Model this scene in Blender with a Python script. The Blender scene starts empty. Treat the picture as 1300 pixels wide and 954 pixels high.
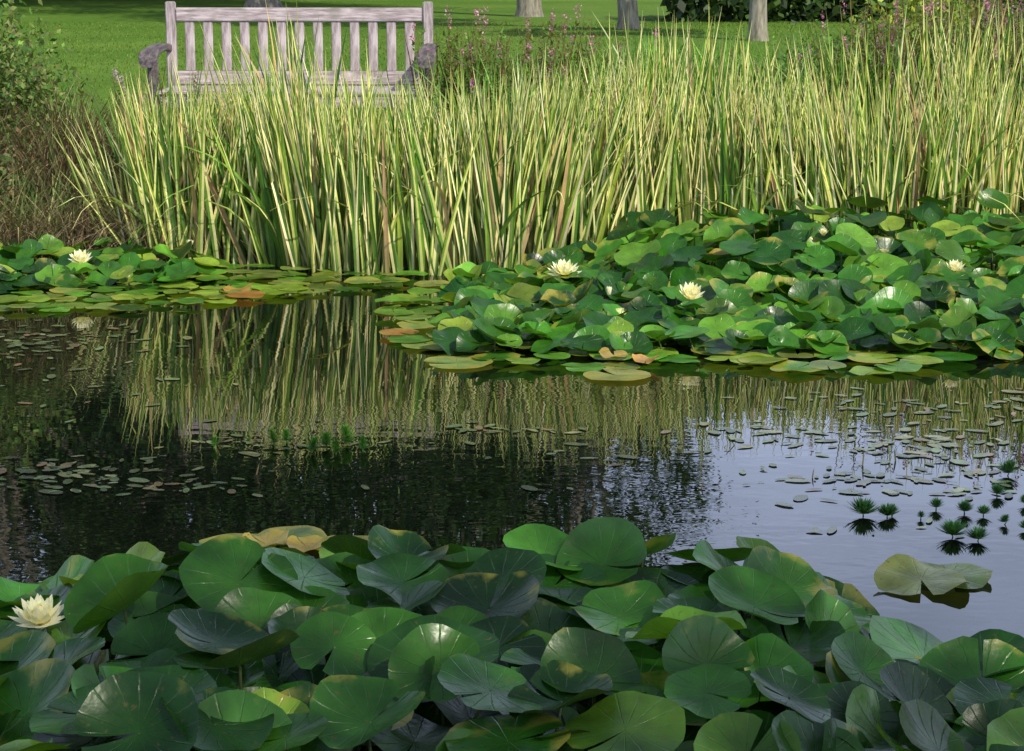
import bpy, math, numpy as np
from math import radians, sin, cos, pi
rng = np.random.default_rng(7)
scene = bpy.context.scene
scene.view_settings.view_transform = 'Standard'
scene.view_settings.look = 'None'
scene.view_settings.exposure = 0

# ---------------------------------------------------------------- helpers
def link(o, parent=None):
    scene.collection.objects.link(o)
    if parent: o.parent = parent
    return o
def empty(name, loc=(0,0,0)):
    e = bpy.data.objects.new(name, None); e.location = loc; e.empty_display_size = .2
    return link(e)
def mesh_obj(name, V, F, mat, C=None, UV=None, smooth=True, parent=None):
    V = np.asarray(V, dtype=np.float32); F = np.asarray(F, dtype=np.int32)
    me = bpy.data.meshes.new(name)
    n, k = F.shape
    me.vertices.add(len(V)); me.vertices.foreach_set('co', V.ravel())
    me.loops.add(n*k); me.loops.foreach_set('vertex_index', F.ravel())
    me.polygons.add(n); me.polygons.foreach_set('loop_start', np.arange(n, dtype=np.int32)*k)
    me.polygons.foreach_set('use_smooth', np.full(n, smooth))
    if C is not None:
        a = me.color_attributes.new('Col', 'FLOAT_COLOR', 'POINT')
        a.data.foreach_set('color', np.asarray(C, dtype=np.float32).ravel())
    if UV is not None:
        u = me.uv_layers.new(name='UVMap')
        u.data.foreach_set('uv', np.asarray(UV, dtype=np.float32)[F.ravel()].ravel())
    me.update(calc_edges=True); me.validate()
    me.materials.append(mat)
    return link(bpy.data.objects.new(name, me), parent)
class Acc:
    def __init__(s): s.V=[]; s.F=[]; s.C=[]; s.U=[]; s.n=0
    def add(s, V, F, C=None, U=None):
        s.V.append(V); s.F.append(F+s.n); s.n += len(V)
        if C is not None: s.C.append(C)
        if U is not None: s.U.append(U)
    def obj(s, name, mat, smooth=True, parent=None):
        return mesh_obj(name, np.concatenate(s.V), np.concatenate(s.F), mat,
            np.concatenate(s.C) if s.C else None, np.concatenate(s.U) if s.U else None, smooth, parent)
def rgba(c, n, var=.15, a=1., hue=.06):
    c = np.array(c)[None,:]*(1+rng.normal(0,var,(n,1)))*(1+rng.normal(0,hue,(n,3)))
    return np.concatenate([np.clip(c,.002,1), np.full((n,1),a)],1)
def pick(cols, p, n, var=.15):
    cols = np.array(cols); idx = rng.choice(len(cols), n, p=np.array(p)/sum(p))
    c = cols[idx]*(1+rng.normal(0,var,(n,1)))*(1+rng.normal(0,.05,(n,3)))
    return np.concatenate([np.clip(c,.002,1), np.ones((n,1))],1)

def blades(base, L, w, lx, ly, curve, face, c1, c2, K=6, vfold=.2, taper=2.5, root=None):
    n = len(base); s = np.linspace(0,1,K+1)
    lean = np.hypot(lx,ly); az = np.arctan2(ly,lx)
    phi = lean[:,None] + curve[:,None]*s[None,:]**1.5
    dl = (L/K)[:,None]
    h = np.concatenate([np.zeros((n,1)), np.cumsum(dl*np.sin(phi[:,1:]),1)],1)
    z = np.concatenate([np.zeros((n,1)), np.cumsum(dl*np.cos(phi[:,1:]),1)],1)
    P = np.stack([base[:,0:1]+h*np.cos(az)[:,None], base[:,1:2]+h*np.sin(az)[:,None], base[:,2:3]+z],-1)
    wp = (w/2)[:,None]*(.75+.25*np.minimum(1,s*4))*(1-s**taper*.97)
    W = np.stack([np.cos(face),np.sin(face),np.zeros(n)],-1)[:,None,:]*wp[...,None]
    N = np.stack([-np.sin(face),np.cos(face),np.zeros(n)],-1)[:,None,:]*wp[...,None]*vfold
    V = np.stack([P-W, P+N, P+N, P+W],2).reshape(-1,3)
    C = np.stack([c1,c1,c2,c2],1)[:,None,:,:].repeat(K+1,1)
    if root is not None:   # blends toward a darker green at the base of the blade
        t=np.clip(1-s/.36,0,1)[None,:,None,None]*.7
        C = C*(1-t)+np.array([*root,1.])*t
    C=C.reshape(-1,4)
    b = np.arange(n)[:,None,None]*(K+1)*4 + np.arange(K)[None,:,None]*4
    F = np.concatenate([b+np.array([0,1,5,4]), b+np.array([2,3,7,6])],1).reshape(-1,4)
    return V, F, C

def leafquads(P, size, C, aspect=.5, up=0.):
    n=len(P)
    u = rng.normal(size=(n,3)); u[:,2]*=(1-up); u/=np.linalg.norm(u,axis=1,keepdims=True)
    v = rng.normal(size=(n,3)); v -= u*(u*v).sum(1,keepdims=True); v/=np.linalg.norm(v,axis=1,keepdims=True)
    a=(size/2)[:,None]; V=np.stack([P-u*a, P+v*a*aspect, P+u*a, P-v*a*aspect],1).reshape(-1,3)
    F=np.arange(n*4).reshape(-1,4)
    return V,F,np.repeat(C,4,axis=0)

def tube(path, rad, n=8):
    path=np.array(path,float); m=len(path); V=[]
    for i in range(m):
        d = path[min(i+1,m-1)]-path[max(i-1,0)]; d/=np.linalg.norm(d)
        a = np.cross(d,[0.3,1,0.1]); a/=np.linalg.norm(a); b=np.cross(d,a)
        t=np.linspace(0,2*pi,n,endpoint=False)
        V.append(path[i]+rad[i]*(np.cos(t)[:,None]*a+np.sin(t)[:,None]*b))
    V=np.concatenate(V); F=[]
    for i in range(m-1):
        for j in range(n):
            F.append([i*n+j,i*n+(j+1)%n,(i+1)*n+(j+1)%n,(i+1)*n+j])
    return V,np.array(F)

# ---------------------------------------------------------------- materials
def newmat(name):
    m=bpy.data.materials.new(name); m.use_nodes=True; nt=m.node_tree
    for n in list(nt.nodes): nt.nodes.remove(n)
    out=nt.nodes.new('ShaderNodeOutputMaterial')
    return m,nt,out
def N(nt,t,**kw):
    n=nt.nodes.new(t)
    for k,v in kw.items(): setattr(n,k,v)
    return n
def mrange(nt,src,a,b,c,d):
    n=nt.nodes.new('ShaderNodeMapRange')
    for i,v in zip((1,2,3,4),(a,b,c,d)): n.inputs[i].default_value=v
    nt.links.new(src,n.inputs[0]); return n.outputs[0]
def mixc(nt,fac,a,b,mode='MIX'):
    n=nt.nodes.new('ShaderNodeMix'); n.data_type='RGBA'; n.blend_type=mode
    for s,v in ((n.inputs[0],fac),(n.inputs[6],a),(n.inputs[7],b)):
        if hasattr(v,'is_output'): nt.links.new(v,s)
        else: s.default_value=v if not isinstance(v,tuple) else (*v,1)[:4]
    return n.outputs[2]
def foliage_mat(name, rough=.5, transl=.3, spec=.4, nscale=14, ncontrast=(.65,1.3)):
    m,nt,out=newmat(name); L=nt.links.new
    at=N(nt,'ShaderNodeAttribute',attribute_name='Col')
    geo=N(nt,'ShaderNodeNewGeometry')
    no=N(nt,'ShaderNodeTexNoise'); no.inputs['Scale'].default_value=nscale; no.inputs['Detail'].default_value=3
    L(geo.outputs['Position'],no.inputs['Vector'])
    mr=mrange(nt,no.outputs[0],.3,.7,*ncontrast)
    vm=N(nt,'ShaderNodeVectorMath',operation='SCALE'); L(at.outputs['Color'],vm.inputs[0]); L(mr,vm.inputs['Scale'])
    p=N(nt,'ShaderNodeBsdfPrincipled'); p.inputs['Roughness'].default_value=rough; p.inputs['Specular IOR Level'].default_value=spec
    L(vm.outputs[0],p.inputs['Base Color'])
    tr=N(nt,'ShaderNodeBsdfTranslucent')
    tc=mixc(nt,1.0,vm.outputs[0],(1.25,1.15,.45),'MULTIPLY'); L(tc,tr.inputs[0])
    mx=N(nt,'ShaderNodeMixShader'); mx.inputs[0].default_value=transl
    L(p.outputs[0],mx.inputs[1]); L(tr.outputs[0],mx.inputs[2]); L(mx.outputs[0],out.inputs[0])
    return m
M_reed=foliage_mat('reed_blade',.5,.2,.3,9,(.75,1.15))
M_grass=foliage_mat('grass_blade',.6,.35,.2)
M_dry=foliage_mat('dry_grass_blade',.8,.15,.1)
M_tree=foliage_mat('tree_leaf',.5,.25,.3,3)
M_weed=foliage_mat('pondweed_leaf',.25,.05,.6,30,(.7,1.3))
M_petal=foliage_mat('petal',.5,.35,.3,20,(.97,1.03))

def lily_mat():
    m,nt,out=newmat('lily_pad'); L=nt.links.new
    at=N(nt,'ShaderNodeAttribute',attribute_name='Col')
    uv=N(nt,'ShaderNodeUVMap'); sx=N(nt,'ShaderNodeSeparateXYZ'); L(uv.outputs[0],sx.inputs[0])
    geo=N(nt,'ShaderNodeNewGeometry')
    n1=N(nt,'ShaderNodeTexNoise'); n1.inputs['Scale'].default_value=11; n1.inputs['Detail'].default_value=4; L(geo.outputs['Position'],n1.inputs['Vector'])
    n2=N(nt,'ShaderNodeTexNoise'); n2.inputs['Scale'].default_value=70; n2.inputs['Detail'].default_value=4; L(geo.outputs['Position'],n2.inputs['Vector'])
    jit=N(nt,'ShaderNodeMath',operation='MULTIPLY_ADD'); L(n1.outputs[0],jit.inputs[0]); jit.inputs[1].default_value=.03; L(sx.outputs[0],jit.inputs[2])
    a=N(nt,'ShaderNodeMath',operation='MULTIPLY'); L(jit.outputs[0],a.inputs[0]); a.inputs[1].default_value=pi*15
    s=N(nt,'ShaderNodeMath',operation='SINE'); L(a.outputs[0],s.inputs[0])
    ab=N(nt,'ShaderNodeMath',operation='ABSOLUTE'); L(s.outputs[0],ab.inputs[0])
    vr=mrange(nt,ab.outputs[0],0,.2,1,0)
    fade=mrange(nt,sx.outputs[1],.1,.95,1,.15)
    vein=N(nt,'ShaderNodeMath',operation='MULTIPLY'); L(vr,vein.inputs[0]); L(fade,vein.inputs[1])
    mr=mrange(nt,n1.outputs[0],.3,.7,.65,1.35)
    vm=N(nt,'ShaderNodeVectorMath',operation='SCALE'); L(at.outputs['Color'],vm.inputs[0]); L(mr,vm.inputs['Scale'])
    ag=N(nt,'ShaderNodeMath',operation='MULTIPLY_ADD'); L(at.outputs['Alpha'],ag.inputs[0]); ag.inputs[1].default_value=.55; L(n1.outputs[0],ag.inputs[2])
    rr=N(nt,'ShaderNodeMath',operation='MULTIPLY_ADD'); L(sx.outputs[1],rr.inputs[0]); rr.inputs[1].default_value=.34; L(ag.outputs[0],rr.inputs[2])
    am=mrange(nt,rr.outputs[0],1.02,1.2,0,.8)
    c=mixc(nt,am,vm.outputs[0],(.34,.30,.05))
    sp=mrange(nt,n2.outputs[0],.64,.70,0,.65)
    c=mixc(nt,sp,c,(.10,.08,.02))
    vf=N(nt,'ShaderNodeMath',operation='MULTIPLY'); L(vein.outputs[0],vf.inputs[0]); vf.inputs[1].default_value=.35
    c=mixc(nt,vf.outputs[0],c,(.11,.25,.04))
    under=mixc(nt,.45,c,(.12,.16,.04))
    cc=mixc(nt,geo.outputs['Backfacing'],c,under)
    bp=N(nt,'ShaderNodeBump'); bp.inputs['Strength'].default_value=.55; bp.inputs['Distance'].default_value=.009
    hh=N(nt,'ShaderNodeMath',operation='MULTIPLY_ADD'); L(vein.outputs[0],hh.inputs[0]); hh.inputs[1].default_value=-.7; L(n1.outputs[0],hh.inputs[2]); L(hh.outputs[0],bp.inputs['Height'])
    p=N(nt,'ShaderNodeBsdfPrincipled'); p.inputs['Specular IOR Level'].default_value=.42
    rm=mrange(nt,n2.outputs[0],0,1,.2,.42); L(rm,p.inputs['Roughness'])
    L(cc,p.inputs['Base Color']); L(bp.outputs[0],p.inputs['Normal'])
    tr=N(nt,'ShaderNodeBsdfTranslucent'); L(mixc(nt,1.,c,(1.6,1.6,.4),'MULTIPLY'),tr.inputs[0])
    mx=N(nt,'ShaderNodeMixShader'); mx.inputs[0].default_value=.25
    L(p.outputs[0],mx.inputs[1]); L(tr.outputs[0],mx.inputs[2]); L(mx.outputs[0],out.inputs[0])
    return m
M_lily=lily_mat()

def wood_mat(name,base,dark,sc=(6,6,6)):
    m,nt,out=newmat(name); L=nt.links.new
    tc=N(nt,'ShaderNodeTexCoord'); mp=N(nt,'ShaderNodeMapping'); mp.inputs['Scale'].default_value=sc; L(tc.outputs['Object'],mp.inputs[0])
    n1=N(nt,'ShaderNodeTexNoise'); n1.inputs['Scale'].default_value=6; n1.inputs['Detail'].default_value=6; n1.inputs['Roughness'].default_value=.65; L(mp.outputs[0],n1.inputs['Vector'])
    c=mixc(nt,mrange(nt,n1.outputs[0],.38,.62,0,1),dark,base)
    n2=N(nt,'ShaderNodeTexNoise'); n2.inputs['Scale'].default_value=7; n2.inputs['Detail'].default_value=4; L(tc.outputs['Object'],n2.inputs['Vector'])
    c=mixc(nt,mrange(nt,n2.outputs[0],.5,.68,0,.55),c,(.17,.16,.13))
    bp=N(nt,'ShaderNodeBump'); bp.inputs['Strength'].default_value=.5; bp.inputs['Distance'].default_value=.005; L(n1.outputs[0],bp.inputs['Height'])
    p=N(nt,'ShaderNodeBsdfPrincipled'); p.inputs['Roughness'].default_value=.8
    L(c,p.inputs['Base Color']); L(bp.outputs[0],p.inputs['Normal']); L(p.outputs[0],out.inputs[0])
    return m
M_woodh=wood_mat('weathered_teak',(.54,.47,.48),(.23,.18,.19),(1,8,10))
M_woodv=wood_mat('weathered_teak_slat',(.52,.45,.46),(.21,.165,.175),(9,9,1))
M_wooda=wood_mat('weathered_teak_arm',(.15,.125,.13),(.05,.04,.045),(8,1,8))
M_bark=wood_mat('bark',(.28,.26,.20),(.10,.085,.06),(3,3,.6))

def water_mat():
    m,nt,out=newmat('pond_water'); L=nt.links.new
    geo=N(nt,'ShaderNodeNewGeometry'); mp=N(nt,'ShaderNodeMapping'); mp.inputs['Scale'].default_value=(1,1.5,1); L(geo.outputs['Position'],mp.inputs[0])
    n1=N(nt,'ShaderNodeTexNoise'); n1.inputs['Scale'].default_value=6; n1.inputs['Detail'].default_value=2; L(mp.outputs[0],n1.inputs['Vector'])
    n2=N(nt,'ShaderNodeTexNoise'); n2.inputs['Scale'].default_value=.9; n2.inputs['Detail'].default_value=1; L(geo.outputs['Position'],n2.inputs['Vector'])
    mm=N(nt,'ShaderNodeMath',operation='MULTIPLY'); L(n1.outputs[0],mm.inputs[0]); L(mrange(nt,n2.outputs[0],.4,.65,.15,1),mm.inputs[1])
    bp=N(nt,'ShaderNodeBump'); bp.inputs['Strength'].default_value=.5; bp.inputs['Distance'].default_value=.0026; L(mm.outputs[0],bp.inputs['Height'])
    d=N(nt,'ShaderNodeBsdfDiffuse'); d.inputs[0].default_value=(.003,.004,.003,1)
    g=N(nt,'ShaderNodeBsdfGlossy'); g.inputs['Roughness'].default_value=.008; g.inputs[0].default_value=(.95,.96,1,1)
    L(bp.outputs[0],g.inputs['Normal'])
    f=N(nt,'ShaderNodeFresnel'); f.inputs[0].default_value=1.42; L(bp.outputs[0],f.inputs['Normal'])
    mx=N(nt,'ShaderNodeMixShader'); L(f.outputs[0],mx.inputs[0]); L(d.outputs[0],mx.inputs[1]); L(g.outputs[0],mx.inputs[2]); L(mx.outputs[0],out.inputs[0])
    return m
M_water=water_mat()

def ground_mat():
    m,nt,out=newmat('lawn_and_bank'); L=nt.links.new
    geo=N(nt,'ShaderNodeNewGeometry'); sx=N(nt,'ShaderNodeSeparateXYZ'); L(geo.outputs['Position'],sx.inputs[0])
    n1=N(nt,'ShaderNodeTexNoise'); n1.inputs['Scale'].default_value=.35; n1.inputs['Detail'].default_value=5; L(geo.outputs['Position'],n1.inputs['Vector'])
    n2=N(nt,'ShaderNodeTexNoise'); n2.inputs['Scale'].default_value=9; n2.inputs['Detail'].default_value=6; n2.inputs['Roughness'].default_value=.7; L(geo.outputs['Position'],n2.inputs['Vector'])
    c=mixc(nt,mrange(nt,n1.outputs[0],.35,.65,0,1),(.085,.18,.02),(.14,.24,.035))
    c=mixc(nt,mrange(nt,n2.outputs[0],.3,.7,.3,1),(.045,.10,.014),c)
    c=mixc(nt,mrange(nt,sx.outputs[2],.25,.40,0,1),(.05,.037,.022),c)
    bp=N(nt,'ShaderNodeBump'); bp.inputs['Strength'].default_value=.5; bp.inputs['Distance'].default_value=.03; L(n2.outputs[0],bp.inputs['Height'])
    p=N(nt,'ShaderNodeBsdfPrincipled'); p.inputs['Roughness'].default_value=.9; p.inputs['Specular IOR Level'].default_value=.1
    L(c,p.inputs['Base Color']); L(bp.outputs[0],p.inputs['Normal']); L(p.outputs[0],out.inputs[0])
    return m
M_ground=ground_mat()

# ---------------------------------------------------------------- terrain
def ss(t): t=np.clip(t,0,1); return t*t*(3-2*t)
def ground_h(x,y):
    yb=12.55+.12*np.sin(x*1.3)+.06*np.sin(x*3.1+1)
    s=np.maximum(np.maximum(y-yb,3.6-y),np.abs(x)-7)
    z=-.5+.95*ss((s+.7)/1.4)
    return z+.03*np.sin(x*.5)*np.sin(y*.4+1)*ss(s/3)
def graded(lo,hi,step,far):
    c=list(np.arange(lo,hi+1e-6,step)); d=step
    a=[hi]; b=[lo]
    while a[-1]<far: d*=1.25; a.append(a[-1]+d)
    d=step
    while b[-1]>-far: d*=1.25; b.append(b[-1]-d)
    return np.array(b[1:][::-1]+c+a[1:])
gx=graded(-8.4,8.4,.15,400); gy=graded(1.5,15,.12,450)
X,Y=np.meshgrid(gx,gy); Z=ground_h(X,Y); nx,ny=len(gx),len(gy)
ii=np.arange(nx*ny).reshape(ny,nx)
F=np.stack([ii[:-1,:-1],ii[:-1,1:],ii[1:,1:],ii[1:,:-1]],-1).reshape(-1,4)
mesh_obj('ground',np.stack([X,Y,Z],-1).reshape(-1,3),F,M_ground)
mesh_obj('pond_water',[(-7.6,3.0,0),(7.6,3.0,0),(7.6,13.25,0),(-7.6,13.25,0)],[[0,1,2,3]],M_water,smooth=False)

# ---------------------------------------------------------------- lawn grass blades
def scatter_grass(n,x0,x1,y0,y1):
    y=y0+(y1-y0)*rng.random(n)**1.3; x=(x0+(x1-x0)*rng.random(n))*(y/y1)
    z=ground_h(x,y)
    c=pick([(.12,.22,.025),(.085,.17,.02),(.18,.26,.045)],[5,2,3],n,.08)
    return blades(np.stack([x,y,z-.005],-1),rng.uniform(.02,.042,n),rng.uniform(.006,.010,n)*(1+y/30),
        rng.normal(0,.3,n),rng.normal(0,.3,n),rng.uniform(0,.6,n),rng.uniform(0,pi,n),c,c,K=2,taper=1.5)
A=Acc(); A.add(*scatter_grass(60000,-9.5,9.5,13.2,36)); A.obj('lawn_grass',M_grass)

# ---------------------------------------------------------------- bench
import bmesh
def box(name,cx,cy,cz,sx,sy,sz,mat,parent,bev=.006,rot=None):
    bm=bmesh.new(); bmesh.ops.create_cube(bm,size=1)
    for v in bm.verts: v.co.x*=sx; v.co.y*=sy; v.co.z*=sz
    bmesh.ops.bevel(bm,geom=bm.edges[:],offset=bev,segments=2,affect='EDGES')
    me=bpy.data.meshes.new(name); bm.to_mesh(me); bm.free(); me.materials.append(mat)
    o=bpy.data.objects.new(name,me); o.location=(cx,cy,cz)
    if rot: o.rotation_euler=rot
    return link(o,parent)
bench=empty('garden_bench',(-1.32,13.85,.44)); bench.rotation_euler=(0,0,radians(-1.5))
HW=.80
for i,x in enumerate((-HW,HW)):
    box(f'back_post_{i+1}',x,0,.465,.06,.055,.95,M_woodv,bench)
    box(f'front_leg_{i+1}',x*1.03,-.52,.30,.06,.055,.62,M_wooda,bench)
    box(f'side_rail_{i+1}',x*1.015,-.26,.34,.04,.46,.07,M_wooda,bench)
    V=[];prof=[(-.0,.655,.030),(-.12,.668,.032),(-.26,.672,.034),(-.40,.666,.036),(-.52,.652,.042),(-.60,.640,.050),(-.64,.612,.048),(-.645,.585,.03)]
    for (yy,zz,w) in prof:
        V+= [(-w*1.15,yy,zz-.022),(w*1.15,yy,zz-.022),(w*1.15,yy,zz+.022),(-w*1.15,yy,zz+.022)]
    Fq=[]
    for k in range(len(prof)-1):
        for j in range(4): Fq.append([k*4+j,k*4+(j+1)%4,(k+1)*4+(j+1)%4,(k+1)*4+j])
    Fq+= [[3,2,1,0],[28,29,30,31]]
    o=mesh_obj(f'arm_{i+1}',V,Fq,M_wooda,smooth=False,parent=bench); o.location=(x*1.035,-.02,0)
    md=o.modifiers.new('b','BEVEL'); md.width=.008; md.segments=2
box('top_rail',0,0,.86,2*HW-.064,.038,.085,M_woodh,bench)
box('lower_rail',0,-.01,.47,2*HW-.064,.038,.085,M_woodh,bench)
for i in range(13):
    x=-HW+.115+i*(2*HW-.23)/12
    box(f'back_slat_{i+1}',x,0.0,.665,.058,.018,.304,M_woodv,bench,.003)
for i in range(6):
    box(f'seat_slat_{i+1}',0,-.07-i*.088,.412,2*HW-.01,.07,.022,M_woodh,bench,.004)
box('front_rail',0,-.52,.355,2*HW-.03,.03,.075,M_woodh,bench)

# ---------------------------------------------------------------- variegated reeds
A=Acc()
def reeds(n,xf,yf,Lf,bias=0.,spread=.105):
    x=xf(n); y=yf(x)
    z=np.maximum(ground_h(x,y),-.06)-.03
    L=Lf(x)
    lx=bias+.07*np.sin(x*2.3+.5)+.06*np.sin(x*6.1)+rng.normal(0,spread,n); ly=rng.normal(-.03,.09,n)
    green=pick([(.09,.20,.025),(.14,.27,.03),(.045,.13,.02),(.24,.34,.045)],[4,4,2,2],n)
    cream=pick([(.80,.74,.32),(.66,.67,.20),(.84,.79,.44)],[4,3,2],n,.1)
    dead=pick([(.50,.36,.17),(.32,.21,.10)],[2,1],n)
    isd=rng.random(n)<.04; var=rng.random(n)<.78
    c1=np.where(isd[:,None],dead,green); c2=np.where(isd[:,None],dead,np.where(var[:,None],cream,green*np.array([1.3,1.2,1.1,1])))
    sw=rng.random(n)<.5; a=np.where(sw[:,None],c1,c2); b=np.where(sw[:,None],c2,c1)
    cur=np.abs(rng.normal(0,.12,n)); bent=rng.random(n)<.05; cur=np.where(bent,rng.uniform(.8,2.2,n),cur)
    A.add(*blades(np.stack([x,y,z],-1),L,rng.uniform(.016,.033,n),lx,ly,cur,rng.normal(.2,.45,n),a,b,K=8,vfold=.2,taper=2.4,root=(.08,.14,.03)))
def clumpx(lo,hi,k):
    cs=rng.uniform(lo,hi,k)
    return lambda n: np.where(rng.random(n)<.66, cs[rng.integers(0,k,n)]+rng.normal(0,.055,n), rng.uniform(lo,hi,n))
def yfront(x): return 11.70+.35*ss((x-.2)/1.0)+.1*np.sin(x*2.7)+.18*ss((-.9-x)/.6)
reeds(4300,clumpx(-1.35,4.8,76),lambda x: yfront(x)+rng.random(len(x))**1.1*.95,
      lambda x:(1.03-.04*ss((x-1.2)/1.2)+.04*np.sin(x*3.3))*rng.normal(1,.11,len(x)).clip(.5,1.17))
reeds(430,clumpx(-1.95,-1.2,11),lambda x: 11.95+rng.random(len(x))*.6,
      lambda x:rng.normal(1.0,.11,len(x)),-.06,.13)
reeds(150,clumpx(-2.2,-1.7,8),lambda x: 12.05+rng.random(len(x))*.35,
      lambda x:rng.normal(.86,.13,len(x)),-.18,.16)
A.obj('variegated_iris_reeds',M_reed)

A=Acc(); n=1100
x=np.concatenate([rng.normal(.95,.20,420),rng.uniform(-.3,3.9,680)]); y=rng.uniform(12.9,13.7,n)
c=pick([(.14,.33,.04),(.22,.40,.06),(.09,.22,.03)],[3,2,2],n)
A.add(*blades(np.stack([x,y,ground_h(x,y)],-1),rng.uniform(.5,.82,n),rng.uniform(.012,.024,n),rng.normal(0,.2,n),rng.normal(0,.15,n),np.abs(rng.normal(0,.5,n)),rng.uniform(-.7,.7,n),c,c,K=6))
A.obj('green_sedge',M_reed)

# ---------------------------------------------------------------- dry grass on left bank
A=Acc(); n=9500
tcx=rng.uniform(-4.4,-1.6,60); tcy=rng.uniform(12.15,13.25,60); ti=rng.integers(0,60,n)
x=tcx[ti]+rng.normal(0,.10,n); y=tcy[ti]+rng.normal(0,.07,n)
c=pick([(.26,.18,.10),(.46,.36,.22),(.12,.085,.055),(.14,.17,.06),(.22,.15,.10)],[4,3.5,3,2.5,2],n,.25)
A.add(*blades(np.stack([x,y,ground_h(x,y).clip(.0,1)],-1),rng.uniform(.35,.72,n)*(.85+.2*np.sin(tcx[ti]*9)),rng.uniform(.004,.008,n),(x-tcx[ti])*2.2+rng.normal(.0,.15,n),rng.normal(-.3,.18,n),rng.uniform(.3,1.9,n),rng.uniform(-.5,.5,n),c,c,K=7,taper=2))
n=1700; x=rng.uniform(-4.2,-1.5,n); y=rng.uniform(12.3,13.3,n)
c=pick([(.18,.27,.07),(.32,.36,.14),(.11,.20,.05)],[3,2,2],n)
A.add(*blades(np.stack([x,y,ground_h(x,y).clip(.0,1)],-1),rng.uniform(.3,.62,n),rng.uniform(.005,.012,n),rng.normal(0,.25,n),rng.normal(-.15,.2,n),rng.uniform(.1,1.1,n),rng.uniform(-.6,.6,n),c,c,K=6))
A.obj('dry_bank_grass',M_dry)

# ---------------------------------------------------------------- leafy perennials
def perennials(name,spots,hmin,hmax,leafc,flow=None,pf=.0,leafsz=(.04,.09),stemn=9,spread=.16):
    A=Acc(); P=[];S=[];C=[]
    for (sx_,sy_) in spots:
        for k in range(stemn):
            bx=sx_+rng.normal(0,spread); by=sy_+rng.normal(0,spread); bz=float(ground_h(np.array(bx),np.array(by)))
            H=rng.uniform(hmin,hmax); lx,ly=rng.normal(0,.10,2)
            c=rgba((.16,.13,.05),1)
            A.add(*blades(np.array([[bx,by,bz]]),np.array([H]),np.array([.009]),np.array([lx]),np.array([ly]),np.array([.15]),np.array([0.]),c,c,K=5,taper=6))
            m=int(H*60); t=rng.uniform(.12,.92,m)
            az=rng.uniform(0,2*pi,m)
            base=np.stack([bx+lx*H*t,by+ly*H*t,bz+H*t*.99],-1)
            lc=pick(leafc,[1]*len(leafc),m,.2); LL=rng.uniform(*leafsz,m)*(1.25-.6*t)
            le=rng.uniform(.7,1.3,m)
            A.add(*blades(base,LL,LL*.28,np.cos(az)*le,np.sin(az)*le,rng.uniform(.1,.7,m),az+pi/2,lc,lc,K=3,vfold=.1,taper=2))
            if flow is not None and rng.random()<pf:
                q=40; tt=rng.uniform(.86,1.03,q); pp=np.stack([bx+lx*H*tt+rng.normal(0,.010,q),by+ly*H*tt+rng.normal(0,.010,q),bz+H*tt],-1)
                P.append(pp);S.append(rng.uniform(.009,.018,q));C.append(pick(flow,[1]*len(flow),q,.2))
    if P: A.add(*leafquads(np.concatenate(P),np.concatenate(S),np.concatenate(C),.8))
    return A.obj(name,M_grass)
pink=[(.55,.18,.38),(.42,.14,.30),(.58,.3,.44)]
perennials('willowherb_plants',[(rng.uniform(-.45,.55),rng.uniform(13.3,14.2)) for _ in range(20)],.5,.9,[(.13,.25,.05),(.18,.28,.07),(.24,.24,.09)],pink,.12)
perennials('purple_loosestrife',[(rng.uniform(2.2,4.6),rng.uniform(13.0,14.3)) for _ in range(60)],.6,1.15,[(.12,.24,.05),(.19,.28,.07),(.24,.2,.08),(.09,.19,.05)],pink,.25)
perennials('purple_loosestrife',[(rng.uniform(.6,2.3),rng.uniform(13.4,14.3)) for _ in range(16)],.4,.78,[(.12,.26,.05),(.18,.31,.06)],pink,.12)
perennials('bank_wildflowers',[(rng.uniform(-2.35,-1.95),rng.uniform(12.7,13.3)) for _ in range(5)],.35,.6,[(.12,.2,.05),(.2,.22,.08)],[(.55,.45,.5),(.4,.25,.35)],.4,stemn=5)

def shrub(name,c,r,n,cols,size=(.03,.06),parts=14):
    e=empty(name,(c[0],c[1],float(ground_h(np.array(c[0]),np.array(c[1])))))
    B=Acc(); cen=[]
    for k in range(parts):
        d=rng.normal(size=3); d/=np.linalg.norm(d); d[2]=abs(d[2])*1.0
        q=d*np.array(r)*rng.uniform(.35,.85); q[2]+=.12*r[2]; cen.append(q)
        V,F=tube([(0,0,-.03),tuple(q*.5+np.array([0,0,.05])),tuple(q)],[.014,.009,.004],5); B.add(V,F)
    B.obj('stems',M_bark,parent=e)
    cen=np.array(cen); idx=rng.integers(0,parts,n)
    P=cen[idx]+rng.normal(0,1,(n,3))*np.array(r)*.2; P[:,2]=np.abs(P[:,2])
    A=Acc(); A.add(*leafquads(P,rng.uniform(*size,n),pick(cols,[1]*len(cols),n,.25),.5)); A.obj('foliage',M_grass,parent=e)
    return e
shrub('bank_shrub',(-3.10,13.25),(.62,.5,.85),9000,[(.08,.17,.04),(.14,.24,.05),(.22,.25,.09)],parts=28)
shrub('bank_shrub',(-3.15,12.85),(.58,.35,.45),5500,[(.08,.15,.04),(.13,.2,.06),(.24,.19,.10)],(.025,.05),26)
shrub('golden_shrub',(3.3,18.0),(.55,.6,.95),6000,[(.3,.36,.05),(.2,.3,.05)],(.04,.08),22)
shrub('bank_shrub',(4.6,16.5),(1.1,.9,1.3),11000,[(.07,.15,.04),(.14,.22,.05)],(.04,.08),30)
shrub('bank_shrub',(6.2,15.5),(1.3,.9,1.2),9000,[(.07,.14,.04),(.14,.2,.05)],(.04,.08),26)
shrub('bank_shrub',(5.4,21.5),(1.7,1.2,2.0),11000,[(.07,.14,.04),(.1,.18,.05)],(.06,.1),30)
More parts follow.
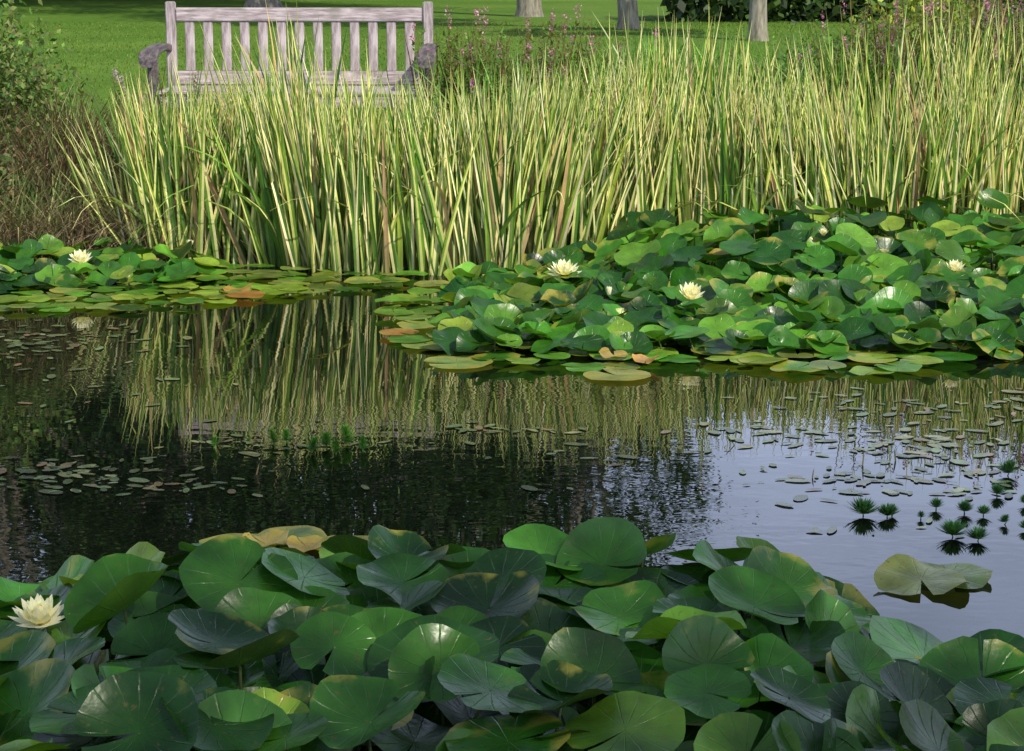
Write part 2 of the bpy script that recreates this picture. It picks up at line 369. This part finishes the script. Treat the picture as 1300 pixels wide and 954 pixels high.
shrub('low_shrub',(2.6,17.0),(.8,.5,.55),6000,[(.08,.18,.04),(.14,.26,.05)],(.03,.06),22)

# ---------------------------------------------------------------- trees
def tree(name,x,y,H,z0,rx,trunk_r,nl,cols,ls=(.10,.2),clumps=55,lean=0.,ry=None,cx=0.):
    ry=ry or rx
    gz=float(ground_h(np.array(x),np.array(y))); e=empty(name,(x,y,gz))
    B=Acc(); top=H*.8
    path=[(0,0,-.1),(0,0,.15),(lean*.1,0,H*.12),(lean*.35,.05,H*.35),(lean*.7,-.05,H*.58),(lean,0,top)]
    V,F=tube(path,[trunk_r*1.5,trunk_r*1.12,trunk_r,trunk_r*.85,trunk_r*.5,trunk_r*.12],12); B.add(V,F)
    cz=(H+z0)/2; rz=(H-z0)/2; cen=[]
    for k in range(clumps):
        d=rng.normal(size=3); d/=np.linalg.norm(d); q=d*rng.uniform(.45,.98)**.6*np.array([rx,ry,rz])+np.array([cx,0,cz]); cen.append(q)
        if k%3==0:
            zs=min(max(z0*.9,q[2]*.6),top*.9); s0=np.array([lean*zs/top,0,zs]); mid=(s0+q)/2+np.array([0,0,.15*rx*rng.random()])
            V,F=tube([s0,mid,q],[trunk_r*.35,trunk_r*.2,.02],6); B.add(V,F)
    B.obj('trunk_and_limbs',M_bark,parent=e)
    cen=np.array(cen); idx=rng.integers(0,clumps,nl)
    sc=rng.uniform(.5,1.2,clumps)[idx][:,None]
    P=cen[idx]+rng.normal(0,1,(nl,3))*np.array([rx*.15,ry*.15,rz*.10])*sc
    A=Acc(); A.add(*leafquads(P,rng.uniform(*ls,nl),pick(cols,[1]*len(cols),nl,.25),.55)); A.obj('crown',M_tree,parent=e)
    return e
dk=[(.04,.08,.02),(.06,.12,.025),(.03,.06,.018)]
tree('young_tree',3.24,29.4,4.0,1.9,1.5,.115,5000,dk,clumps=26)
tree('broadleaf_tree',1.72,33,9.2,2.4,2.4,.14,12000,dk,clumps=60,cx=-1.0,lean=-.8)
tree('broadleaf_tree',.30,39,13,2.6,4.0,.2,26000,dk,clumps=80,cx=-1.8,lean=-.6)
tree('broadleaf_tree',-4.9,44,15,2.4,4.6,.3,30000,dk,clumps=90)
tree('broadleaf_tree',-11,46,17,2.4,5.5,.33,30000,dk,clumps=90)
tree('broadleaf_tree',-7.5,52,19,2.2,6.5,.36,30000,dk,(.15,.3),clumps=90)
tree('broadleaf_tree',-18,50,19,2.2,6.5,.36,28000,dk,(.15,.3),clumps=90)
tree('broadleaf_tree',-1.8,54,19,2.2,5.5,.36,28000,dk,(.15,.3),clumps=90,cx=-1)
A=Acc(); n=36000
P=np.stack([rng.uniform(2.6,24,n),37+rng.normal(0,.7,n),.4+rng.random(n)*(2.5)],-1); P[:,2]*=(.85+.2*np.sin(P[:,0]*1.7))
A.add(*leafquads(P,rng.uniform(.12,.28,n),pick(dk,[1,1,1],n,.25),.6)); A.obj('hedge',M_tree)
A=Acc(); n=60000
x=rng.uniform(-70,-2,n); hh=14+3*np.sin(x*.35)+2*np.sin(x*.9); P=np.stack([x,66+rng.normal(0,2.,n),.3+rng.random(n)*hh],-1)
A.add(*leafquads(P,rng.uniform(.4,1.1,n),pick(dk,[1,1,1],n,.25),.6))
n=26000; x=rng.uniform(-2,70,n); hh=4.4+.8*np.sin(x*.5)+.4*np.sin(x*1.7); P=np.stack([x,66+rng.normal(0,2.,n),.3+rng.random(n)*hh],-1)
A.add(*leafquads(P,rng.uniform(.4,.9,n),pick(dk,[1,1,1],n,.25),.6)); A.obj('distant_trees',M_tree)

# ---------------------------------------------------------------- water lilies
def pads(A,P,R,yaw,tdir,tilt,cup,fold,wav,C,notch,nt=28,nr=6):
    n=len(P); k=np.arange(nt+1)/nt
    th=notch[:,None]/2+(2*pi-notch[:,None])*k[None,:]
    r=np.concatenate([[.003],np.linspace(1/nr,1,nr)])
    dn=np.minimum(k,1-k)*2*pi
    rim=1-.13*np.exp(-dn/.16)[None,:]+.022*np.sin(5*th+rng.uniform(0,6,(n,1)))+.012*np.sin(11*th+rng.uniform(0,6,(n,1)))
    T=th[:,None,:]; RR=r[None,:,None]; rim=rim[:,None,:]
    rad=RR*(1+(rim-1)*RR)
    p1=rng.uniform(0,6,(n,1,1)); p2=rng.uniform(0,6,(n,1,1))
    x=rad*np.cos(T); y=rad*np.sin(T)
    z=cup[:,None,None]*RR**2 + fold[:,None,None]*np.abs(np.sin(T))**1.3*RR**1.4 + wav[:,None,None]*(RR**2*np.sin(2*T+p1)+.55*RR**3*np.sin(5*T+p2))
    shrink=1/np.sqrt(1+(2*cup[:,None,None]*RR)**2*.5+fold[:,None,None]**2*.5)
    Q=np.stack([x*shrink,y*shrink,z],-1)*R[:,None,None,None]
    cy,sy=np.cos(yaw)[:,None,None],np.sin(yaw)[:,None,None]
    X=Q[...,0]*cy-Q[...,1]*sy; Y=Q[...,0]*sy+Q[...,1]*cy; Z=Q[...,2]
    cd,sd=np.cos(tdir)[:,None,None],np.sin(tdir)[:,None,None]; ct,st=np.cos(tilt)[:,None,None],np.sin(tilt)[:,None,None]
    a=X*cd+Y*sd; b=-X*sd+Y*cd
    a2=a*ct+Z*st; Z2=-a*st+Z*ct
    X=a2*cd-b*sd; Y=a2*sd+b*cd
    V=np.stack([X+P[:,0,None,None],Y+P[:,1,None,None],Z2+P[:,2,None,None]],-1)
    V[...,2]=np.where(V[...,2]<.004,.004+.002*rng.random(V[...,2].shape),V[...,2])
    U=np.stack([np.broadcast_to(k[None,None,:],(n,nr+1,nt+1)),np.broadcast_to(r[None,:,None],(n,nr+1,nt+1))],-1)
    Cc=np.broadcast_to(C[:,None,None,:],(n,nr+1,nt+1,4))
    i=np.arange(nr)[:,None]; j=np.arange(nt)[None,:]; w=nt+1
    f=np.stack([i*w+j,(i+1)*w+j,(i+1)*w+j+1,i*w+j+1],-1).reshape(-1,4)
    Fq=(np.arange(n)[:,None,None]*(nr+1)*w+f[None]).reshape(-1,4)
    A.add(V.reshape(-1,3),Fq,Cc.reshape(-1,4),U.reshape(-1,2))
def inpoly(x,y,poly):
    c=np.zeros(len(x),bool); p=np.array(poly); m=len(p)
    for i in range(m):
        x1,y1=p[i]; x2,y2=p[(i+1)%m]
        if y1==y2: continue
        hit=((y1>y)!=(y2>y))&(x<(x2-x1)*(y-y1)/(y2-y1)+x1); c^=hit
    return c
def poisson(poly,d,tries=9000):
    p=np.array(poly); lo,hi=p.min(0),p.max(0)
    cand=lo+(hi-lo)*rng.random((tries,2)); cand=cand[inpoly(cand[:,0],cand[:,1],poly)]; out=[]
    for c in cand:
        if not out or np.min(np.sum((np.array(out)-c)**2,1))>d*d: out.append(c)
    return np.array(out)
def petioles(A,P,R,col):
    for p,r in zip(P,R):
        if p[2]<.06: continue
        o=rng.normal(0,.05,2); V,F=tube([(p[0]+o[0],p[1]+o[1],-.02),(p[0]+o[0]*.4,p[1]+o[1]*.4,p[2]*.55),tuple(p)],[.0045,.004,.0035],5)
        A.add(V,F,np.tile(np.array([[*col,0.]]),(len(V),1)),np.tile([[.5,.02]],(len(V),1)))
GR=[(.028,.12,.010),(.045,.17,.014),(.014,.065,.008),(.09,.23,.020),(.19,.30,.03)]
def lily_patch(name,poly,Hf,rad,df,dr,wr,aged_flat,camtilt=1.0,tscale=1.,cupk=1.,rnd=.22,tone=1.):
    A=Acc(); G=[tuple(np.array(g)*tone) for g in GR]
    f=poisson(poly,df); n=len(f); R=rng.uniform(*rad,n)*.95
    C=pick(G+[(.17*tone,.24*tone,.05*tone)],[1,2,1,4,4,3],n,.2); C[:,3]=rng.random(n)**1.5*aged_flat
    od=rng.random(n)<.025; C[od,:3]=np.array([.38,.17,.04])*rng.uniform(.5,1.1,(od.sum(),1)); C[od,3]=rng.uniform(0,.6,od.sum())
    P=np.column_stack([f,rng.uniform(.008,.028,n)])
    pads(A,P,R,rng.uniform(0,2*pi,n),rng.uniform(0,2*pi,n),np.abs(rng.normal(0,.03,n)),rng.uniform(-.01,.04,n),np.zeros(n),rng.uniform(0,.06,n),C,rng.uniform(.05,.4,n))
    for lay in range(2):
        f=poisson(poly,dr); h=Hf(f[:,0],f[:,1]); k=h>.03; f=f[k]; h=h[k]; n=len(f)
        R=rng.uniform(*rad,n)*rng.uniform(.78,1.08,n)
        z=h*(rng.uniform(.7,1.15,n) if lay else rng.uniform(.3,.75,n))+.02
        e=.05; gxx=(Hf(f[:,0]+e,f[:,1])-Hf(f[:,0]-e,f[:,1]))/(2*e); gyy=(Hf(f[:,0],f[:,1]+e)-Hf(f[:,0],f[:,1]-e))/(2*e)
        dx=-gxx*1.2+rng.normal(0,rnd,n)+.03; dy=-gyy*1.2+rng.normal(0,rnd,n)-.12*camtilt
        tilt=np.clip(np.hypot(dx,dy)*tscale,0,1.0)
        lowlim=np.arcsin(np.clip((z)/R,0.02,1)); tilt=np.minimum(tilt,lowlim*1.05+.08)
        C=pick(G,wr,n,.25); C[:,3]=rng.random(n)**2.5*.55
        P=np.column_stack([f,z]); td=np.arctan2(dy,dx)
        pads(A,P,R,rng.uniform(0,2*pi,n),td,tilt,rng.uniform(.0,.26,n)*cupk,rng.uniform(-.05,.42,n)*(rng.random(n)<.5)*cupk,rng.uniform(.02,.15,n)*cupk,C,rng.uniform(.03,.3,n))
        petioles(A,P,R,(.12,.15,.05))
    return A.obj(name,M_lily)
mid=[(-.62,10.7),(-.5,9.65),(-.16,9.2),(.36,8.95),(.83,9.2),(1.14,8.95),(1.45,8.85),(1.8,9.1),(2.2,9.35),(3.3,9.5),(4.2,10.2),(3.8,11.9),(1.5,11.95),(.6,11.75),(0,11.3),(-.35,11.05)]
def Hmid(x,y): return .055*ss((y-9.05)/.4)*ss((x+.5)/.4)+(.22+.05*np.sin(x*3.1+.4)*np.sin(y*2.7))*ss((y-9.35)/1.7)*ss((x+.1)/1.3)
lily_patch('water_lily_bed',mid,Hmid,(.08,.12),.135,.122,[4,5,4,2.5,.9],.7,cupk=1.15,rnd=.27)
left=[(-3.4,10.2),(-2.4,10.4),(-1.85,10.45),(-1.3,10.75),(-.95,11.0),(-.62,11.2),(-.5,11.65),(-.9,11.75),(-1.3,11.85),(-1.9,12.05),(-3.4,12.1)]
def Hleft(x,y): return .09*ss((y-10.7)/.9)*ss((-1.35-x)/.6)
lily_patch('water_lily_bed',left,Hleft,(.07,.11),.13,.14,[3,4,2,3,1.2],.7,rnd=.22)
near=[(-2.6,5.7),(-1.6,5.7),(-1.1,5.8),(-.7,6.08),(-.1,6.12),(.35,5.98),(.62,5.7),(.84,5.38),(.93,5.0),(1.5,5.05),(2.3,5.1),(2.3,4.1),(-2.6,4.1)]
def Hnear(x,y): return (.055+.135*ss((x+1.35)/.6)*ss((1.05-x)/.5))*ss((5.85-y)/.5)
lily_patch('water_lily_bed',near,Hnear,(.105,.15),.16,.138,[5,4,4.5,1,.25],.45,camtilt=1.6,cupk=.95,rnd=.22,tone=.85)
A=Acc(); P=np.array([(1.13,5.86,.02),(1.22,5.93,.012),(-.23,9.12,.006),(.43,8.84,.006),(-.80,6.26,.01),(-.66,6.34,.01),(.78,5.88,.01),(-.50,6.26,.01),(-.4,11.25,.01),(-.3,9.5,.006)])
n=len(P); C=pick([(.15,.23,.06),(.22,.27,.07)],[1,1],n); C[:,3]=.65; C[:2,3]=.3
pads(A,P,np.array([.13,.12,.15,.14,.12,.11,.09,.1,.11,.12]),rng.uniform(0,6,n),np.full(n,-pi/2),np.array([.12,.05]+[0]*8),np.full(n,.03),np.zeros(n),np.array([.13,.08,.02,.02,.03,.03,.05,.04,.03,.03]),C,np.full(n,.3))
A.obj('floating_lily_pads',M_lily)
A=Acc(); P=np.array([(1.95,9.35,.04),(2.1,9.3,.03),(2.22,9.45,.05),(.43,9.1,.04),(.56,9.05,.03),(-1.38,11.0,.02),(-.72,6.25,.015),(-.60,6.22,.015),(-.37,6.12,.02),(-.1,11.3,.04),(.5,11.4,.10),(1.0,10.7,.24)])
n=len(P); C=pick([(.42,.22,.05),(.42,.32,.07),(.22,.11,.04)],[3,3,2],n); C[:,3]=rng.uniform(0,.6,n)
pads(A,P,rng.uniform(.05,.085,n),rng.uniform(0,6,n),rng.normal(-pi/2,.6,n),rng.uniform(.02,.18,n),rng.uniform(.0,.2,n),rng.uniform(.0,.3,n),rng.uniform(.1,.24,n),C,rng.uniform(.1,.5,n))
A.obj('withered_lily_leaves',M_lily)

def flower(x,y,z,r,open_=1.,tilt=(0,0),col=(.90,.89,.68)):
    A=Acc()
    for ring,(cnt,el,ln) in enumerate([(9,1.25,1.),(9,.9,.95),(8,.6,.85),(6,.3,.65)]):
        az=np.arange(cnt)/cnt*2*pi+ring*.4+rng.normal(0,.06,cnt); el=el*open_
        c=rgba(col if ring else (.87,.88,.68),cnt,.03,hue=.015)
        A.add(*blades(np.zeros((cnt,3)),np.full(cnt,r*ln),np.full(cnt,r*.46),np.cos(az)*el,np.sin(az)*el,np.full(cnt,-.35),az+pi/2,c,c,K=5,vfold=-.35,taper=2.6))
    q=60; az=rng.uniform(0,2*pi,q); c=rgba((.85,.65,.08),q)
    A.add(*blades(np.zeros((q,3)),np.full(q,r*.35),np.full(q,r*.06),np.cos(az)*.35,np.sin(az)*.35,np.zeros(q),az+pi/2,c,c,K=2))
    o=A.obj('water_lily_flower',M_petal); o.location=(x,y,z); o.rotation_euler=(tilt[0],tilt[1],0)
    return o
flower(-2.2,11.15,.14,.075,1.,(.35,0)); flower(.26,10.85,.12,.095,1.2,(.3,0)); flower(.80,9.8,.17,.08,.85,(.45,.15))
flower(2.05,10.1,.25,.06,.85,(.3,0)); flower(.45,10.1,.14,.04,.4); flower(1.55,10.9,.31,.04,.7,(.2,0)); flower(-1.12,5.02,.16,.08,1.1,(.2,0))
flower(-1.75,11.9,.12,.04,.6)

# ---------------------------------------------------------------- floating pondweed
A=Acc(); pts=[]
def blob(cx,cy,sx,sy,n): pts.append(np.column_stack([rng.normal(cx,sx,n),rng.normal(cy,sy,n)]))
blob(-1.5,7.15,.22,.13,90); blob(-1.15,7.0,.2,.06,25); blob(-.95,7.6,.25,.08,26); blob(-2.15,9.7,.28,.35,130); blob(-1.7,8.5,.3,.3,22)
blob(0,7.85,.18,.05,26); blob(.2,7.45,.3,.1,10); blob(.95,7.75,.18,.12,40); blob(1.5,7.6,.20,.15,90); blob(1.95,8.2,.22,.17,90); blob(1.3,8.3,.3,.10,36); blob(1.15,7.1,.16,.08,45); blob(1.7,7.15,.2,.12,60); blob(1.4,6.9,.2,.05,20)
blob(-.5,7.2,.6,.3,10); blob(1.2,6.5,.3,.1,8)
Q=np.concatenate(pts); n=len(Q); C=pick([(.10,.14,.06),(.16,.17,.08),(.07,.09,.04),(.17,.11,.06)],[4,3,3,1],n,.2)
nt=10; th=np.linspace(0,2*pi,nt,endpoint=False); La=rng.uniform(.008,.036,n)+.012*(rng.random(n)<.2); Wa=La*rng.uniform(.3,.6,n); yw=rng.uniform(0,2*pi,n)
lx=np.cos(th)[None]*La[:,None]; ly=np.sin(th)[None]*Wa[:,None]
x=Q[:,0:1]+lx*np.cos(yw)[:,None]-ly*np.sin(yw)[:,None]; y=Q[:,1:2]+lx*np.sin(yw)[:,None]+ly*np.cos(yw)[:,None]
z=.002+rng.random((n,1))*.002+.0015*rng.random((n,nt))
ring=np.stack([x,y,z],-1); cen=np.stack([Q[:,0],Q[:,1],z.mean(1)],-1)[:,None,:]
V=np.concatenate([cen,ring],1).reshape(-1,3); F=[]
for j in range(0,nt,2): F.append([0,1+j,1+(j+1)%nt,1+(j+2)%nt])
F=(np.arange(n)[:,None,None]*(nt+1)+np.array(F)[None]).reshape(-1,4)
A.add(V,F,np.repeat(C,nt+1,axis=0)); A.obj('floating_pondweed',M_weed)

def milfoil(name,spots,cols):
    A=Acc()
    for (x0,y0,h,r) in spots:
        lx,ly=rng.normal(0,.2,2); c=rgba(cols[0],1)
        A.add(*blades(np.array([[x0,y0,-.01]]),np.array([h+.01]),np.array([.005]),np.array([lx]),np.array([ly]),np.array([.1]),np.array([0.]),c,c,K=3))
        for wv in range(10):
            t=(wv+1)/10; m=18; az=rng.uniform(0,2*pi,m); el=1.5-.8*t
            base=np.tile([[x0+lx*h*t,y0+ly*h*t,.006+h*t*.8]],(m,1)); cc=pick(cols,[1]*len(cols),m,.2)
            LL=r*(1-.45*t)*rng.uniform(.7,1.15,m)
            A.add(*blades(base,LL,np.full(m,r*.15),np.cos(az)*el,np.sin(az)*el,np.full(m,-.3),az+pi/2,cc,cc,K=3,taper=1.6))
    return A.obj(name,M_grass)
milfoil('water_milfoil',[(1.09,6.62,.02,.07),(1.16,6.6,.015,.05),(1.32,6.37,.02,.065),(1.38,6.33,.015,.05),(1.41,6.65,.025,.04),(1.18,6.63,.02,.03),(1.33,6.7,.02,.035),(1.65,7.15,.03,.055),(1.56,6.87,.02,.04),(1.5,6.52,.02,.025),(1.26,6.58,.015,.02),(1.46,6.62,.015,.035),(1.55,6.45,.015,.03),(1.62,6.75,.02,.03)],[(.04,.13,.045),(.055,.17,.05)])
milfoil('water_starwort',[(-.65,7.55,.05,.04),(-.58,7.6,.06,.045),(-.7,7.48,.05,.035),(-.61,7.45,.04,.035),(-.84,7.6,.05,.03),(-.80,7.63,.04,.03),(-.52,7.5,.05,.03),(-1.05,7.55,.04,.02)],[(.08,.26,.03),(.12,.32,.04)])
A=Acc(); n=46; x=np.concatenate([rng.uniform(.5,2.2,26),rng.uniform(-2,-.2,20)]); y=rng.uniform(6.9,8.5,n); c=pick([(.16,.2,.06),(.25,.2,.1)],[1,1],n)
A.add(*blades(np.stack([x,y,np.full(n,-.01)],-1),rng.uniform(.02,.07,n),np.full(n,.006),rng.normal(0,.3,n),rng.normal(0,.2,n),rng.uniform(0,.4,n),rng.uniform(0,3,n),c,c,K=3,taper=4)); A.obj('pondweed_flower_spikes',M_grass)

# ---------------------------------------------------------------- light
az_vec=np.array([.66,-.75]); az_vec/=np.linalg.norm(az_vec); el=radians(42)
sd=np.array([az_vec[0]*cos(el),az_vec[1]*cos(el),sin(el)])
t0=np.array([0,4.75,0])+sd*11.6
tree('unseen_shade_tree',float(t0[0]),float(t0[1]),10.0,5.6,3.2,.22,9000,dk,(.10,.20),clumps=60,ry=2.0)  # unseen tree added toward the sun so its crown shades the near lilies
sun=bpy.data.lights.new('sun','SUN'); sun.energy=5.0; sun.angle=radians(.6); sun.color=(1,.92,.78)
so=link(bpy.data.objects.new('sun',sun)); so.location=(20,-15,25)
from mathutils import Vector
so.rotation_euler=Vector(sd).to_track_quat('Z','Y').to_euler()
w=bpy.data.worlds.new('World'); scene.world=w; w.use_nodes=True; nt=w.node_tree
bg=nt.nodes['Background']; sky=nt.nodes.new('ShaderNodeTexSky'); sky.sky_type='NISHITA'; sky.sun_disc=False
sky.sun_elevation=el; sky.sun_rotation=math.atan2(az_vec[0],az_vec[1]); sky.air_density=1.0; sky.dust_density=2.0
# cloud veil added to brighten the low sky mirrored in the pond, clearing upward
tc=nt.nodes.new('ShaderNodeTexCoord'); mp=nt.nodes.new('ShaderNodeMapping'); mp.inputs['Scale'].default_value=(1,1,3.2); nt.links.new(tc.outputs['Generated'],mp.inputs[0])
cn=nt.nodes.new('ShaderNodeTexNoise'); cn.inputs['Scale'].default_value=2.6; cn.inputs['Detail'].default_value=6; cn.inputs['Roughness'].default_value=.55; nt.links.new(mp.outputs[0],cn.inputs['Vector'])
sz=nt.nodes.new('ShaderNodeSeparateXYZ'); nt.links.new(tc.outputs['Generated'],sz.inputs[0])
hz=mrange(nt,sz.outputs[2],.25,.6,1,.12)
cf=mrange(nt,cn.outputs[0],.38,.62,.5,.95)
cfm=nt.nodes.new('ShaderNodeMath'); cfm.operation='MULTIPLY'; nt.links.new(cf,cfm.inputs[0]); nt.links.new(hz,cfm.inputs[1])
cm=mixc(nt,cfm.outputs[0],sky.outputs[0],(13.5,15.5,20.5))
nt.links.new(cm,bg.inputs[0]); bg.inputs[1].default_value=.11

cd=bpy.data.cameras.new('camera'); cd.sensor_width=36; cd.lens=77.5; cd.clip_end=1500
co=link(bpy.data.objects.new('camera',cd)); co.location=(0,0,1.75); co.rotation_euler=(radians(90-11.16),0,0)
scene.camera=co
